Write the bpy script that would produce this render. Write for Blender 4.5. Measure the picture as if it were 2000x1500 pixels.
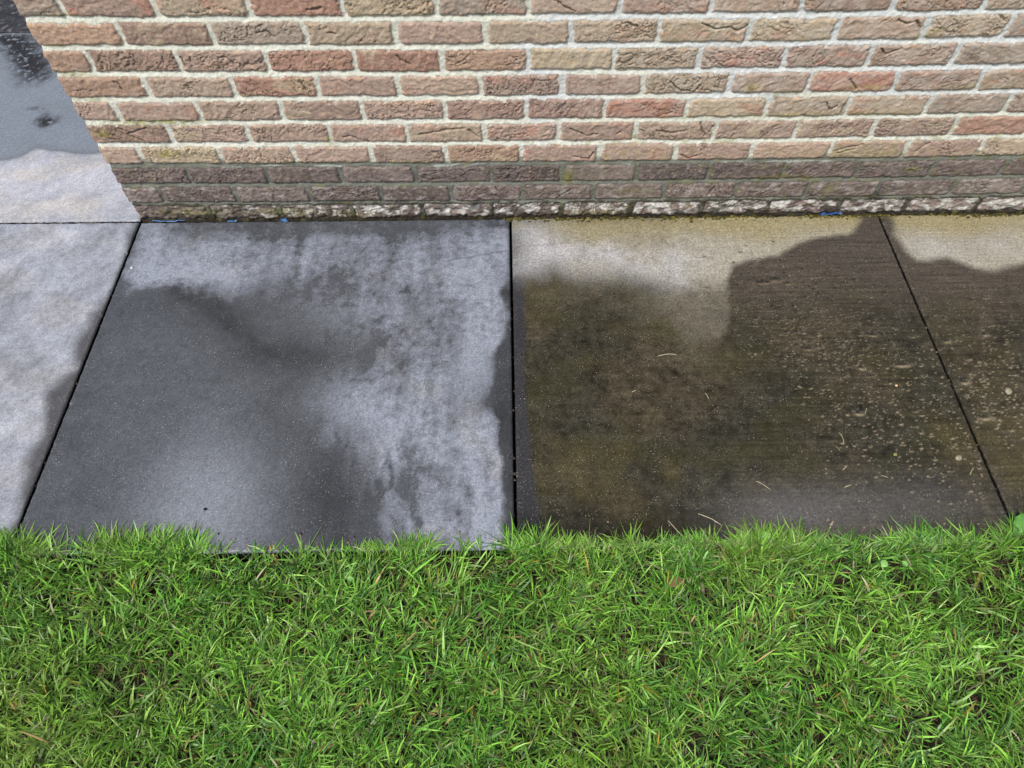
import bpy, math, random
import numpy as np
from mathutils import Matrix, Vector

S = bpy.context.scene
for o in list(bpy.data.objects):
    bpy.data.objects.remove(o)
rng = np.random.default_rng(11)
R_ = math.radians

# ------------------------------------------------------------------ camera
FPX, CX, CY, CZ = 1382.8, 0.9872, -1.4480, 1.3378
PITCH, YAW, ROLL = 0.9768, -0.01082, -0.00247
def cam_basis():
    fwd = np.array([-math.sin(YAW)*math.cos(PITCH), math.cos(YAW)*math.cos(PITCH), -math.sin(PITCH)])
    rt = np.array([math.cos(YAW), math.sin(YAW), 0.0])
    up = np.cross(rt, fwd)
    c, s = math.cos(ROLL), math.sin(ROLL)
    return rt*c+up*s, -rt*s+up*c, fwd
RT, UP, FW = cam_basis()
cam = bpy.data.cameras.new("camera")
camo = bpy.data.objects.new("camera", cam)
S.collection.objects.link(camo)
cam.sensor_fit = 'HORIZONTAL'
cam.sensor_width = 36.0
cam.lens = FPX/2000*36.0
cam.clip_start = 0.02
cam.clip_end = 2000
camo.matrix_world = Matrix(((RT[0], UP[0], -FW[0], CX), (RT[1], UP[1], -FW[1], CY),
                            (RT[2], UP[2], -FW[2], CZ), (0, 0, 0, 1)))
S.camera = camo

# ------------------------------------------------------------------ light
SUN_ELEV, SUN_AZ = R_(56), R_(-40)      # azimuth of the sun seen from the place: -y is behind the camera
sun_dir = Vector((math.cos(SUN_ELEV)*math.sin(SUN_AZ), -math.cos(SUN_ELEV)*math.cos(SUN_AZ), math.sin(SUN_ELEV)))
w = bpy.data.worlds.new("World")
S.world = w
w.use_nodes = True
wn = w.node_tree.nodes
wn.clear()
sky = wn.new('ShaderNodeTexSky')
sky.sky_type = 'NISHITA'
sky.sun_disc = False
sky.sun_elevation = SUN_ELEV
sky.sun_rotation = math.atan2(sun_dir.x, sun_dir.y)
sky.air_density = 1.0
sky.dust_density = 4.0
sky.ozone_density = 1.0
hs = wn.new('ShaderNodeHueSaturation')
hs.inputs['Saturation'].default_value = 0.45
bg = wn.new('ShaderNodeBackground')
bg.inputs['Strength'].default_value = 0.115
wo = wn.new('ShaderNodeOutputWorld')
w.node_tree.links.new(sky.outputs[0], hs.inputs['Color'])
w.node_tree.links.new(hs.outputs[0], bg.inputs['Color'])
w.node_tree.links.new(bg.outputs[0], wo.inputs['Surface'])
sl = bpy.data.lights.new("sun", 'SUN')
sl.energy = 2.0
sl.angle = R_(12)
sl.color = (1.0, 0.95, 0.87)
so = bpy.data.objects.new("sun", sl)
S.collection.objects.link(so)
so.rotation_euler = (-sun_dir).to_track_quat('-Z', 'Y').to_euler()
S.view_settings.view_transform = 'Standard'
S.view_settings.look = 'None'
S.view_settings.exposure = 0.60
S.view_settings.gamma = 1.0

# ------------------------------------------------------------------ helpers
def ray(u, v):
    d = RT*((u-1000)/FPX) + UP*((750-v)/FPX) + FW
    return d
def G(u, v, z=0.0):                     # a photographed spot on the paving, in metres
    d = ray(u, v); t = (z-CZ)/d[2]
    return (CX+t*d[0], CY+t*d[1])
def Wl(u, v):                           # a photographed spot on the wall face, in metres (x, z)
    d = ray(u, v); t = (0-CY)/d[1]
    return (CX+t*d[0], CZ+t*d[2])

def _h(ix, iy, seed):
    n = (ix.astype(np.uint32)*np.uint32(374761393) + iy.astype(np.uint32)*np.uint32(668265263)
         + np.uint32((seed*2246822519) & 0xffffffff))
    n = (n ^ (n >> np.uint32(13)))*np.uint32(1274126177)
    n = n ^ (n >> np.uint32(16))
    return (n & np.uint32(0xffffff)).astype(np.float32)/np.float32(0xffffff)
def gnoise(x, y, seed=0):
    x = np.asarray(x, np.float32); y = np.asarray(y, np.float32)
    x0 = np.floor(x); y0 = np.floor(y)
    fx = x-x0; fy = y-y0
    ix = x0.astype(np.int64); iy = y0.astype(np.int64)
    ux = fx*fx*fx*(fx*(fx*6-15)+10); uy = fy*fy*fy*(fy*(fy*6-15)+10)
    def g(dx, dy):
        a = _h(ix+dx, iy+dy, seed)*np.float32(2*math.pi)
        return np.cos(a)*(fx-dx)+np.sin(a)*(fy-dy)
    n0 = g(0, 0)*(1-ux)+g(1, 0)*ux
    n1 = g(0, 1)*(1-ux)+g(1, 1)*ux
    return (n0*(1-uy)+n1*uy)*1.5
def fbm(x, y, o=4, seed=0, gain=0.5):
    a = 1.0; t = 0; n = 0
    for i in range(o):
        t = t+a*gnoise(x, y, seed+i*17); n += a
        x = x*2.03+13.7; y = y*2.03+7.1; a *= gain
    return t/n*1.35
def hash1(a, b, seed):
    return _h(np.asarray(a, np.int64), np.asarray(b, np.int64), seed)
def sm(a, b, x):
    t = np.clip((x-a)/(b-a), 0, 1)
    return t*t*(3-2*t)
def mix(a, b, t):
    t = np.asarray(t)
    if t.ndim and ((np.ndim(a) and np.shape(a)[-1] == 3) or (np.ndim(b) and np.shape(b)[-1] == 3)): t = t[..., None]
    return a*(1-t)+b*t
def C(*c): return np.array(c, np.float32)
def sdpoly(X, Y, poly):                 # signed distance, negative inside
    d = np.full(X.shape, 1e9, np.float32); ins = np.zeros(X.shape, bool)
    n = len(poly)
    for i in range(n):
        ax, ay = poly[i]; bx, by = poly[(i+1) % n]
        ex, ey = bx-ax, by-ay
        t = np.clip(((X-ax)*ex+(Y-ay)*ey)/(ex*ex+ey*ey+1e-12), 0, 1)
        d = np.minimum(d, (X-ax-t*ex)**2+(Y-ay-t*ey)**2)
        c = ((ay > Y) != (by > Y))
        xi = ex*(Y-ay)/(ey if abs(ey) > 1e-9 else 1e-9)+ax
        ins ^= c & (X < xi)
    d = np.sqrt(d)
    return np.where(ins, -d, d)
def dline(X, Y, pts):
    d = np.full(X.shape, 1e9, np.float32)
    for (ax, ay), (bx, by) in zip(pts[:-1], pts[1:]):
        ex, ey = bx-ax, by-ay
        t = np.clip(((X-ax)*ex+(Y-ay)*ey)/(ex*ex+ey*ey+1e-12), 0, 1)
        d = np.minimum(d, (X-ax-t*ex)**2+(Y-ay-t*ey)**2)
    return np.sqrt(d)

def mesh_np(name, co, faces, mat=None, attrs=None, smooth=True):
    """faces: (n,4) int array (or (n,3))"""
    me = bpy.data.meshes.new(name)
    co = np.ascontiguousarray(co, np.float32); faces = np.ascontiguousarray(faces, np.int32)
    nf, k = faces.shape
    me.vertices.add(len(co)); me.vertices.foreach_set('co', co.ravel())
    me.loops.add(nf*k); me.loops.foreach_set('vertex_index', faces.ravel())
    me.polygons.add(nf)
    me.polygons.foreach_set('loop_start', np.arange(0, nf*k, k, dtype=np.int32))
    me.update(calc_edges=True)
    me.polygons.foreach_set('use_smooth', np.full(nf, smooth, bool))
    for nm, a in (attrs or {}).items():
        a = np.asarray(a, np.float32)
        if a.ndim == 2:
            at = me.attributes.new(nm, 'FLOAT_COLOR', 'POINT')
            b = np.ones((len(co), 4), np.float32); b[:, :3] = np.clip(a, 0, 1)
            at.data.foreach_set('color', b.ravel())
        else:
            at = me.attributes.new(nm, 'FLOAT', 'POINT')
            at.data.foreach_set('value', a.ravel())
    if mat: me.materials.append(mat)
    me.update()
    return me
def obj(name, me, parent=None, label=None, cat=None, group=None, kind=None, loc=None):
    o = bpy.data.objects.new(name, me)
    S.collection.objects.link(o)
    if parent: o.parent = parent
    if loc is not None: o.location = loc
    if label: o['label'] = label
    if cat: o['category'] = cat
    if group: o['group'] = group
    if kind: o['kind'] = kind
    return o
def grid_faces(nu, nv):
    i = np.arange(nu*nv).reshape(nu, nv)
    return np.stack([i[:-1, :-1], i[1:, :-1], i[1:, 1:], i[:-1, 1:]], -1).reshape(-1, 4)

# ------------------------------------------------------------------ materials
def attr_mat(name, rough=0.85, rough_attr=None, spec=0.35, grain_scale=260.0, grain=0.25, bump=0.3, bump_scale=180.0,
             bump_dist=0.002, speck=0.0, speck_scale=330.0, gloss_attr=None):
    m = bpy.data.materials.new(name); m.use_nodes = True
    nt = m.node_tree; N = nt.nodes; L = nt.links
    b = N['Principled BSDF']
    a = N.new('ShaderNodeAttribute'); a.attribute_name = 'pigment'
    tc = N.new('ShaderNodeTexCoord')
    n1 = N.new('ShaderNodeTexNoise'); n1.inputs['Scale'].default_value = grain_scale
    n1.inputs['Detail'].default_value = 3; n1.inputs['Roughness'].default_value = 0.7
    L.new(tc.outputs['Object'], n1.inputs['Vector'])
    mr = N.new('ShaderNodeMapRange')
    mr.inputs['From Min'].default_value = 0.25; mr.inputs['From Max'].default_value = 0.75
    mr.inputs['To Min'].default_value = 1-grain; mr.inputs['To Max'].default_value = 1+grain
    L.new(n1.outputs['Fac'], mr.inputs['Value'])
    mu = N.new('ShaderNodeVectorMath'); mu.operation = 'SCALE'
    L.new(a.outputs['Color'], mu.inputs[0]); L.new(mr.outputs[0], mu.inputs['Scale'])
    last = mu.outputs[0]
    if speck > 0:                        # pale quartz grains in the concrete
        n3 = N.new('ShaderNodeTexNoise'); n3.inputs['Scale'].default_value = speck_scale
        n3.inputs['Detail'].default_value = 1
        L.new(tc.outputs['Object'], n3.inputs['Vector'])
        m3 = N.new('ShaderNodeMapRange')
        m3.inputs['From Min'].default_value = 0.64; m3.inputs['From Max'].default_value = 0.74
        m3.inputs['To Min'].default_value = 0; m3.inputs['To Max'].default_value = speck
        L.new(n3.outputs['Fac'], m3.inputs['Value'])
        n4 = N.new('ShaderNodeTexNoise'); n4.inputs['Scale'].default_value = 28; n4.inputs['Detail'].default_value = 3
        L.new(tc.outputs['Object'], n4.inputs['Vector'])
        m4 = N.new('ShaderNodeMapRange'); m4.inputs['From Min'].default_value = 0.40; m4.inputs['From Max'].default_value = 0.62
        L.new(n4.outputs['Fac'], m4.inputs['Value'])
        m5 = N.new('ShaderNodeMath'); m5.operation = 'MULTIPLY'
        L.new(m3.outputs[0], m5.inputs[0]); L.new(m4.outputs[0], m5.inputs[1])
        mx = N.new('ShaderNodeMix'); mx.data_type = 'RGBA'
        mx.inputs['B'].default_value = (0.55, 0.53, 0.50, 1)
        L.new(m5.outputs[0], mx.inputs['Factor']); L.new(last, mx.inputs['A'])
        last = mx.outputs['Result']
    L.new(last, b.inputs['Base Color'])
    if rough_attr:
        ra = N.new('ShaderNodeAttribute'); ra.attribute_name = rough_attr
        L.new(ra.outputs['Fac'], b.inputs['Roughness'])
    else:
        b.inputs['Roughness'].default_value = rough
    if gloss_attr:
        ga = N.new('ShaderNodeAttribute'); ga.attribute_name = gloss_attr
        L.new(ga.outputs['Fac'], b.inputs['Specular IOR Level'])
    else:
        b.inputs['Specular IOR Level'].default_value = spec
    n2 = N.new('ShaderNodeTexNoise'); n2.inputs['Scale'].default_value = bump_scale
    n2.inputs['Detail'].default_value = 4; n2.inputs['Roughness'].default_value = 0.65
    L.new(tc.outputs['Object'], n2.inputs['Vector'])
    bp = N.new('ShaderNodeBump'); bp.inputs['Strength'].default_value = bump
    bp.inputs['Distance'].default_value = bump_dist
    L.new(n2.outputs['Fac'], bp.inputs['Height'])
    L.new(bp.outputs[0], b.inputs['Normal'])
    return m
M_brick = attr_mat("rough_brick", rough_attr='rough', spec=0.25, grain=0.24, grain_scale=240, bump=0.35, bump_scale=220)
M_mortar = attr_mat("lime_mortar", rough_attr='rough', spec=0.2, grain=0.16, grain_scale=330, bump=0.5, bump_scale=320)
M_slab = attr_mat("concrete_slab", rough_attr='rough', spec=0.42, grain=0.38, grain_scale=300, bump=0.30, bump_scale=300,
                  bump_dist=0.0015, speck=0.38, speck_scale=300, gloss_attr='gloss')

def grass_mat():
    m = bpy.data.materials.new("grass_blades"); m.use_nodes = True
    nt = m.node_tree; N = nt.nodes; L = nt.links
    b = N['Principled BSDF']
    a = N.new('ShaderNodeAttribute'); a.attribute_name = 'pigment'
    L.new(a.outputs['Color'], b.inputs['Base Color'])
    b.inputs['Roughness'].default_value = 0.42
    b.inputs['Specular IOR Level'].default_value = 0.45
    t = N.new('ShaderNodeBsdfTranslucent')
    L.new(a.outputs['Color'], t.inputs['Color'])
    ms = N.new('ShaderNodeMixShader'); ms.inputs[0].default_value = 0.24
    L.new(b.outputs[0], ms.inputs[1]); L.new(t.outputs[0], ms.inputs[2])
    L.new(ms.outputs[0], N['Material Output'].inputs['Surface'])
    return m
M_grass = grass_mat()
def noise_mat(name, c1, c2, scale, rough=0.9, bump=0.5, dist=0.01, spec=0.2):
    m = bpy.data.materials.new(name); m.use_nodes = True
    nt = m.node_tree; N = nt.nodes; L = nt.links
    b = N['Principled BSDF']
    tc = N.new('ShaderNodeTexCoord')
    n = N.new('ShaderNodeTexNoise'); n.inputs['Scale'].default_value = scale; n.inputs['Detail'].default_value = 6
    n.inputs['Roughness'].default_value = 0.65
    L.new(tc.outputs['Object'], n.inputs['Vector'])
    r = N.new('ShaderNodeValToRGB')
    r.color_ramp.elements[0].position = 0.35; r.color_ramp.elements[0].color = (*c1, 1)
    r.color_ramp.elements[1].position = 0.65; r.color_ramp.elements[1].color = (*c2, 1)
    L.new(n.outputs['Fac'], r.inputs['Fac']); L.new(r.outputs[0], b.inputs['Base Color'])
    b.inputs['Roughness'].default_value = rough; b.inputs['Specular IOR Level'].default_value = spec
    bp = N.new('ShaderNodeBump'); bp.inputs['Strength'].default_value = bump; bp.inputs['Distance'].default_value = dist
    L.new(n.outputs['Fac'], bp.inputs['Height']); L.new(bp.outputs[0], b.inputs['Normal'])
    return m
M_soil = noise_mat("damp_soil", (0.010, 0.007, 0.005), (0.035, 0.024, 0.016), 60, dist=0.006)
M_ground = noise_mat("field_ground", (0.03, 0.045, 0.012), (0.06, 0.09, 0.02), 8, dist=0.02)
M_joint = noise_mat("joint_sand", (0.006, 0.006, 0.006), (0.014, 0.013, 0.012), 200, dist=0.002)
M_blue = noise_mat("blue_plastic", (0.06, 0.18, 0.45), (0.10, 0.27, 0.58), 90, rough=0.35, bump=0.2, dist=0.001, spec=0.5)
M_darkblue = noise_mat("dirty_blue_plastic", (0.012, 0.03, 0.09), (0.03, 0.10, 0.28), 120, rough=0.4, bump=0.3, dist=0.001, spec=0.5)
M_pebble = noise_mat("pale_pebble", (0.19, 0.165, 0.12), (0.32, 0.285, 0.21), 160, rough=0.8, dist=0.001)
M_straw = noise_mat("dry_straw", (0.30, 0.26, 0.17), (0.44, 0.39, 0.27), 120, rough=0.6, dist=0.0005, spec=0.3)
M_greenclip = noise_mat("fading_green_clipping", (0.20, 0.22, 0.09), (0.32, 0.33, 0.16), 120, rough=0.6, dist=0.0005, spec=0.3)
M_leaf = noise_mat("broad_leaf", (0.06, 0.18, 0.03), (0.10, 0.26, 0.05), 90, rough=0.5, dist=0.001, spec=0.4)
M_paleleaf = noise_mat("pale_leaf", (0.12, 0.28, 0.06), (0.19, 0.38, 0.10), 90, rough=0.5, dist=0.001, spec=0.4)
M_brownleaf = noise_mat("dead_leaf", (0.09, 0.05, 0.025), (0.19, 0.11, 0.06), 120, rough=0.7, dist=0.001)

# ------------------------------------------------------------------ ground
gm = bpy.data.meshes.new("ground")
gm.from_pydata([(-600, -600, -0.09), (600, -600, -0.09), (600, 600, -0.09), (-600, 600, -0.09)], [], [(0, 1, 2, 3)])
gm.materials.append(M_ground)
obj("ground", gm, kind='structure')
def bed(name, x0, x1, y0, y1, z, amp, step, mat, seed):
    xs = np.arange(x0, x1+step/2, step); ys = np.arange(y0, y1+step/2, step)
    X, Y = np.meshgrid(xs, ys, indexing='ij')
    Z = z+amp*fbm(X*30, Y*30, 4, seed)
    me = mesh_np(name, np.stack([X, Y, Z], -1).reshape(-1, 3), grid_faces(len(xs), len(ys)), mat)
    return obj(name, me, kind='structure')
DS = 0.94                                # slab depth
bed("lawn_soil", -1.4, 3.4, -2.3, -DS-0.001, -0.034, 0.008, 0.012, M_soil, 5)
bed("sand_bed", -1.1, 3.1, -DS, 1.95, -0.062, 0.002, 0.04, M_joint, 6)

# ------------------------------------------------------------------ brick wall
PIT, Z0, BH = 0.0617, 0.0232, 0.0266      # course pitch, first course centre, half brick height
WALL_X1, WALL_T, WALL_H = 3.3, 0.19, 0.0617*25-0.008
JX = {9: [0.092, 0.278, 0.469, 0.659, 0.852, 1.038, 1.225, 1.413, 1.601, 1.789, 1.977],
 8: [0.186, 0.374, 0.57, 0.759, 0.948, 1.13, 1.315, 1.506, 1.693, 1.878, 2.052],
 7: [0.091, 0.281, 0.472, 0.663, 0.852, 1.041, 1.227, 1.413, 1.602, 1.786, 1.973],
 6: [0.185, 0.379, 0.569, 0.749, 0.934, 1.117, 1.3, 1.497, 1.675, 1.871, 2.061],
 5: [0.09, 0.281, 0.471, 0.659, 0.849, 1.037, 1.22, 1.412, 1.599, 1.786, 1.975, 2.159],
 4: [0.189, 0.375, 0.568, 0.753, 0.94, 1.116, 1.301, 1.493, 1.687, 1.872, 2.065],
 3: [0.094, 0.286, 0.469, 0.656, 0.841, 1.026, 1.219, 1.408, 1.596, 1.791, 1.979, 2.163],
 2: [0.188, 0.384, 0.572, 0.76, 0.952, 1.131, 1.322, 1.508, 1.698, 1.881, 2.075, 2.256],
 1: [0.093, 0.286, 0.476, 0.664, 0.845, 1.032, 1.217, 1.403, 1.591, 1.777, 1.964, 2.158],
 0: [0.196, 0.383, 0.575, 0.764, 0.949, 1.136, 1.323, 1.513, 1.692, 1.883, 2.065, 2.257]}
CODE = {9: "gptrygqpqpot", 8: "obgtpttyyqtp", 7: "obprroytppqg", 6: "oqrpqpptpRpt", 5: "ppqppPPRyttg", 4: "bppptppqpppr",
        3: "qyqppopqpqtpt", 2: "bpppppygpbgpb", 1: "ppppbPqpppqpt", 0: "bgggppppgpgtg"}
PIG = {'p': C(.375, .275, .228), 'r': C(.380, .220, .165), 'R': C(.400, .205, .155), 't': C(.420, .345, .255), 'b': C(.305, .215, .170),
       'o': C(.395, .265, .190), 'g': C(.345, .290, .240), 'y': C(.435, .365, .250), 'q': C(.405, .308, .240), 'P': C(.370, .245, .205)}
KEYS = list(PIG)
CRACKS = [[(222, 159), (232, 163), (240, 175)], [(226, 255), (248, 262), (262, 258), (285, 250)], [(246, 262), (270, 272), (285, 277)],
          [(672, 268), (685, 265), (700, 272), (720, 277)], [(1372, 45), (1395, 57), (1425, 53), (1440, 60), (1462, 50)],
          [(583, 158), (592, 168), (607, 182)], [(1368, 240), (1372, 255), (1377, 264)], [(1660, 155), (1666, 163), (1672, 174)],
          [(1330, 303), (1345, 309), (1370, 300)], [(1630, 295), (1655, 288), (1685, 282)], [(1636, 299), (1670, 290)], [(1790, 295), (1800, 286), (1815, 280)],
          [(775, 108), (782, 116), (800, 126)], [(1222, 43), (1245, 53)], [(428, 113), (440, 111), (458, 125)], [(360, 165), (373, 177)],
          [(600, 18), (618, 19), (628, 15)], [(1085, 0), (1105, 15), (1125, 22)], [(1283, 255), (1310, 260), (1340, 255)], [(1115, 252), (1145, 265), (1165, 262)],
          [(1205, 262), (1214, 256)], [(640, 63), (655, 67)], [(502, 65), (520, 60), (535, 73)], [(1755, 40), (1772, 47), (1785, 42)], [(1790, 40), (1800, 60)],
          [(1720, 95), (1730, 106), (1760, 95)], [(1310, 160), (1325, 175), (1345, 178)], [(1350, 185), (1370, 165)], [(820, 263), (850, 258), (880, 252), (905, 250)],
          [(915, 253), (935, 268)], [(340, 115), (352, 112), (362, 128)], [(1120, 305), (1150, 311), (1160, 296)], [(1395, 365), (1380, 385)], [(1085, 388), (1115, 370)],
          [(710, 415), (745, 410), (758, 406)], [(1615, 200), (1620, 215), (1634, 208)], [(1650, 205), (1640, 225)]]
CRW = [[Wl(*p) for p in c] for c in CRACKS]
MOSSB = [(300, 239, 95, 5, .9), (200, 262, 14, 8, .7), (330, 300, 30, 7, .7), (645, 276, 14, 9, .6), (1108, 345, 12, 14, .9), (1465, 170, 9, 7, .8),
         (1530, 184, 40, 5, .6), (1560, 225, 60, 4, .6), (1700, 222, 80, 5, .45), (1690, 170, 50, 6, .4), (1400, 230, 120, 4, .4), (1700, 300, 180, 8, .3),
         (1830, 57, 18, 6, .4), (1800, 73, 25, 4, .5), (1240, 269, 6, 5, .9), (1520, 345, 40, 5, .6), (1575, 348, 30, 4, .7), (560, 318, 120, 4, .3),
         (800, 316, 60, 4, .4), (1780, 330, 14, 5, .7), (1620, 370, 14, 9, .5), (1240, 372, 40, 10, .35), (560, 415, 60, 8, .6), (380, 415, 70, 9, .5),
         (690, 418, 40, 8, .4), (1160, 415, 60, 5, .5), (1890, 170, 60, 8, .3), (120, 30, 25, 3, .6), (110, 90, 25, 4, .6), (140, 145, 35, 5, .6), (170, 195, 35, 4, .6)]
def row_joints(k):
    if k in JX: js = list(JX[k])
    else:
        r = random.Random(k*7+3)
        js = [((0.186 if k % 2 == 0 else 0.092) + 0.1876*i + r.uniform(-.004, .004)) for i in range(11)]
    while js[-1] < WALL_X1+0.2: js.append(js[-1]+0.1876)
    first = js[0]
    left = [-0.095] if first > 0.15 else []
    left.append(-WALL_T)
    b = -WALL_T-(0.186 if first < 0.15 else 0.092)
    while b > -(WALL_T+WALL_X1+0.2):
        left.append(b); b -= 0.1876
    return np.array(sorted(left)+js), len(left)

def wall_field(s, z):
    """returns height out of the wall face (m), brick mask, damp mask, pigment, roughness"""
    sw = s+0.0040*fbm(s*34, z*38, 3, 1)+0.0012*fbm(s*150, z*150, 2, 2)
    zw = z-0.004*(np.clip(s, 0, 2.3)-1.1)**2 - 0.0016*fbm(s*7, z*5, 2, 9) + 0.0030*fbm(s*34, z*44, 3, 3)+0.0013*fbm(s*150, z*150, 2, 4)
    kf = np.floor((zw-(Z0-PIT/2))/PIT).astype(int); kf = np.maximum(kf, 0)
    n = s.shape[0]
    bi = np.zeros(n, int); L = np.zeros(n); Rr = np.zeros(n); code = np.zeros(n, int)
    for k in np.unique(kf):
        m = kf == k
        js, nl = row_joints(int(k))
        i = np.clip(np.searchsorted(js, sw[m]), 1, len(js)-1)
        L[m] = js[i-1]; Rr[m] = js[i]; bi[m] = i-nl
        cs = CODE.get(int(k), "")
        lut = np.array([KEYS.index(cs[j]) if 0 <= j < len(cs) else
                        KEYS.index("pqtpgrpobqtp"[int(_h(np.array([j+900]), np.array([int(k)]), 77)[0]*11.99)]) for j in range(-40, 40)])
        code[m] = lut[np.clip(i-nl, -40, 39)+40]
    # the corner itself is not a joint: brick 0 wraps it
    r1 = hash1(bi+50, kf, 21); r2 = hash1(bi+50, kf, 22); r3 = hash1(bi+50, kf, 23); r4 = hash1(bi+50, kf, 24); r5 = hash1(bi+50, kf, 25)
    hw = (Rr-L)/2-0.0042-0.0022*r1; uc = (L+Rr)/2+(r2-.5)*0.002
    hh = BH-0.0006-0.0016*r3
    u = sw-uc; v = zw-(Z0+kf*PIT)-(r4-.5)*0.002-(r5-.5)*0.020*u
    rad = 0.002+0.010*r2*r2
    qx = np.abs(u)-hw+rad; qz = np.abs(v)-hh+rad
    sd = np.sqrt(np.maximum(qx, 0)**2+np.maximum(qz, 0)**2)+np.minimum(np.maximum(qx, qz), 0)-rad
    # hand moulded face: folds and creases run differently over every brick
    ang = (r1-.5)*2.2; stx = .55+1.0*r4; stz = .6+.8*r2
    uu = u*np.cos(ang)-v*np.sin(ang)+r3*37; vv = u*np.sin(ang)+v*np.cos(ang)+r4*53
    wx = fbm(uu*24, vv*34, 3, 31); wz = fbm(uu*24+9, vv*34+5, 3, 32)
    f1 = fbm(uu*24*stx+wx*.9, vv*82*stz+wz*.9, 3, 33)
    f2 = fbm(uu*62*stx+wx*1.3, vv*150*stz+wz*1.3, 2, 34)
    act = sm(-.15, .40, fbm(uu*11, vv*16, 2, 35)+(r5-.5)*1.5)
    cr1 = np.exp(-(f1/.055)**2)*act
    cr2 = np.exp(-(f2/.075)**2)*act*.6
    fold = fbm(uu*16+wx, vv*42+wz, 3, 36)
    hb = 0.0020*fold+0.0009*fbm(u*110+r2*9, v*140, 3, 37)-0.0034*cr1-0.0020*cr2
    ck = np.full(n, 1.0)
    msk = (s > 0) & (z < .62)
    if msk.any():
        d = np.full(msk.sum(), 1.0)
        wxx = s[msk]+.0022*fbm(s[msk]*90, z[msk]*90, 3, 41); wzz = z[msk]+.0022*fbm(s[msk]*90, z[msk]*90+40, 3, 42)
        for c in CRW: d = np.minimum(d, dline(wxx, wzz, c))
        ck[msk] = d
    crk = np.exp(-(ck/(.0018+.0012*fbm(s*60, z*60, 2, 92)))**2)
    hb -= .0065*crk
    sd = sd+.0042*sm(.15, .6, fbm(s*55, z*75, 3, 94))*np.where(v > 0, 1, .5)
    edge = sm(0.0, -0.006, sd)
    m = sm(0.0012, -0.0012, sd)
    # mortar: struck back under the brick above, nearly flush on the brick below
    tj = np.clip(((zw-(Z0+kf*PIT))-hh)/(PIT-2*hh), 0, 1)          # 0 at the brick below
    vz = zw-(Z0+kf*PIT)
    tj = np.where(vz < -hh, np.clip(1-(-vz-hh)/(PIT-2*hh), 0, 1), np.where(vz < hh, .5-.5*vz/hh, tj))
    hm = -0.0012-0.0032*tj+0.0011*fbm(s*120, z*120, 3, 43)+0.0009*fbm(s*30, z*30, 2, 44)
    hbrick = -0.0018+0.0028*edge+hb*sm(0.0, -0.006, sd)
    row_bad = (kf == 0)
    hbrick = np.where(row_bad, hbrick-.004+.0055*fbm(s*45, z*60, 3, 45), hbrick)
    h = hm*(1-m)+hbrick*m
    # ------- pigment
    pal = np.stack([PIG[c] for c in KEYS])
    p = pal[code]*(0.78+.26*r3)[:, None]
    p = mix(p, p.mean(-1, keepdims=True)*C(1.07, .99, .93), .22)*C(.985, .935, .915)
    alt = pal[(code*3+(r4*9).astype(int)) % len(KEYS)]
    p = mix(p, alt, .60*sm(.05, .55, fbm(u*14+r1*31, v*22+r2*17, 3, 51)))
    g = fbm(u*70+r1*5, v*90+r3*9, 4, 52)
    p = p*(1+.20*g)[:, None]
    p = mix(p, C(.50, .34, .22), .45*sm(.30, .62, fbm(u*55+r2*40, v*70, 3, 53)))
    p = mix(p, C(.50, .46, .41), .38*sm(.7, 1.5, s)*sm(-.35, .45, fbm(s*24, z*34, 4, 91))*sm(.2, .4, z))
    p = mix(p, C(.52, .47, .40), .45*sm(.46, .62, fbm(u*190, v*190+r1*20, 2, 54)))
    p = mix(p, C(.075, .055, .042), np.clip(.58*cr1+.36*cr2+.60*crk, 0, .9))  # shade in creases and cracks deepened by a darker pigment
    pm = mix(C(.585, .595, .53), C(.56, .585, .59), sm(-.1, .4, .5*fbm(s*5, z*6, 2, 55)-.25+.7*sm(.75, 1.2, s)*sm(.25, .45, z)))
    pm = pm*(1+.10*fbm(s*60, z*60, 4, 56)+.06*fbm(s*9, z*40, 2, 57))[:, None]
    pm = mix(pm, C(.40, .41, .37), .40*sm(.25, .6, fbm(s*90, z*120, 3, 58)+.25*sm(.9, 1.6, s)-.12))
    # damp below the membrane: the first three courses and the bed joint above them
    damp = np.where((kf < 2) | ((kf == 2)), 1.0, 0.0)
    damp = np.where((kf == 3) & (v < -hh*.95) & (m < .5), 1.0, damp)
    damp = np.where((kf == 3) & (m < .5) & (v < -hh*.45), np.maximum(damp, .85*sm(-.2, .5, fbm(s*14, z*20, 2, 59))), damp)
    dn = .75+.25*fbm(s*10, z*16, 3, 60)
    pd = p*C(.54, .485, .49)*(.85+.3*sm(-.5, .5, fbm(s*20, z*30, 3, 61)))[:, None]
    pd = mix(pd, pd.mean(-1, keepdims=True)*C(1.04, .98, 1.0), .50)*(.8+.4*r2)[:, None]
    pd = mix(pd, C(.30, .27, .235), .42*sm(.10, .5, fbm(s*75, z*95, 3, 62)))
    pmd = C(.150, .157, .135)*(1+.35*fbm(s*22, z*40, 3, 63))[:, None]
    pmd = mix(pmd, C(.40, .43, .40), .7*sm(.16, .5, fbm(s*9, z*60, 3, 64))*(kf == 2)*(v > hh*.9))
    pmd = mix(pmd, C(.040, .038, .026), .85*(kf == 0)*sm(-.5, .1, fbm(s*30, z*30, 2, 93)))
    p = mix(p, pd, damp); pm = mix(pm, pmd, damp)
    col = mix(pm, p, m)
    col = mix(col, C(.030, .027, .021), .62*np.exp(-((sd-.0006)/.0016)**2)*damp*sm(-.35, .3, fbm(s*22, z*30, 3, 95)))
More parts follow.
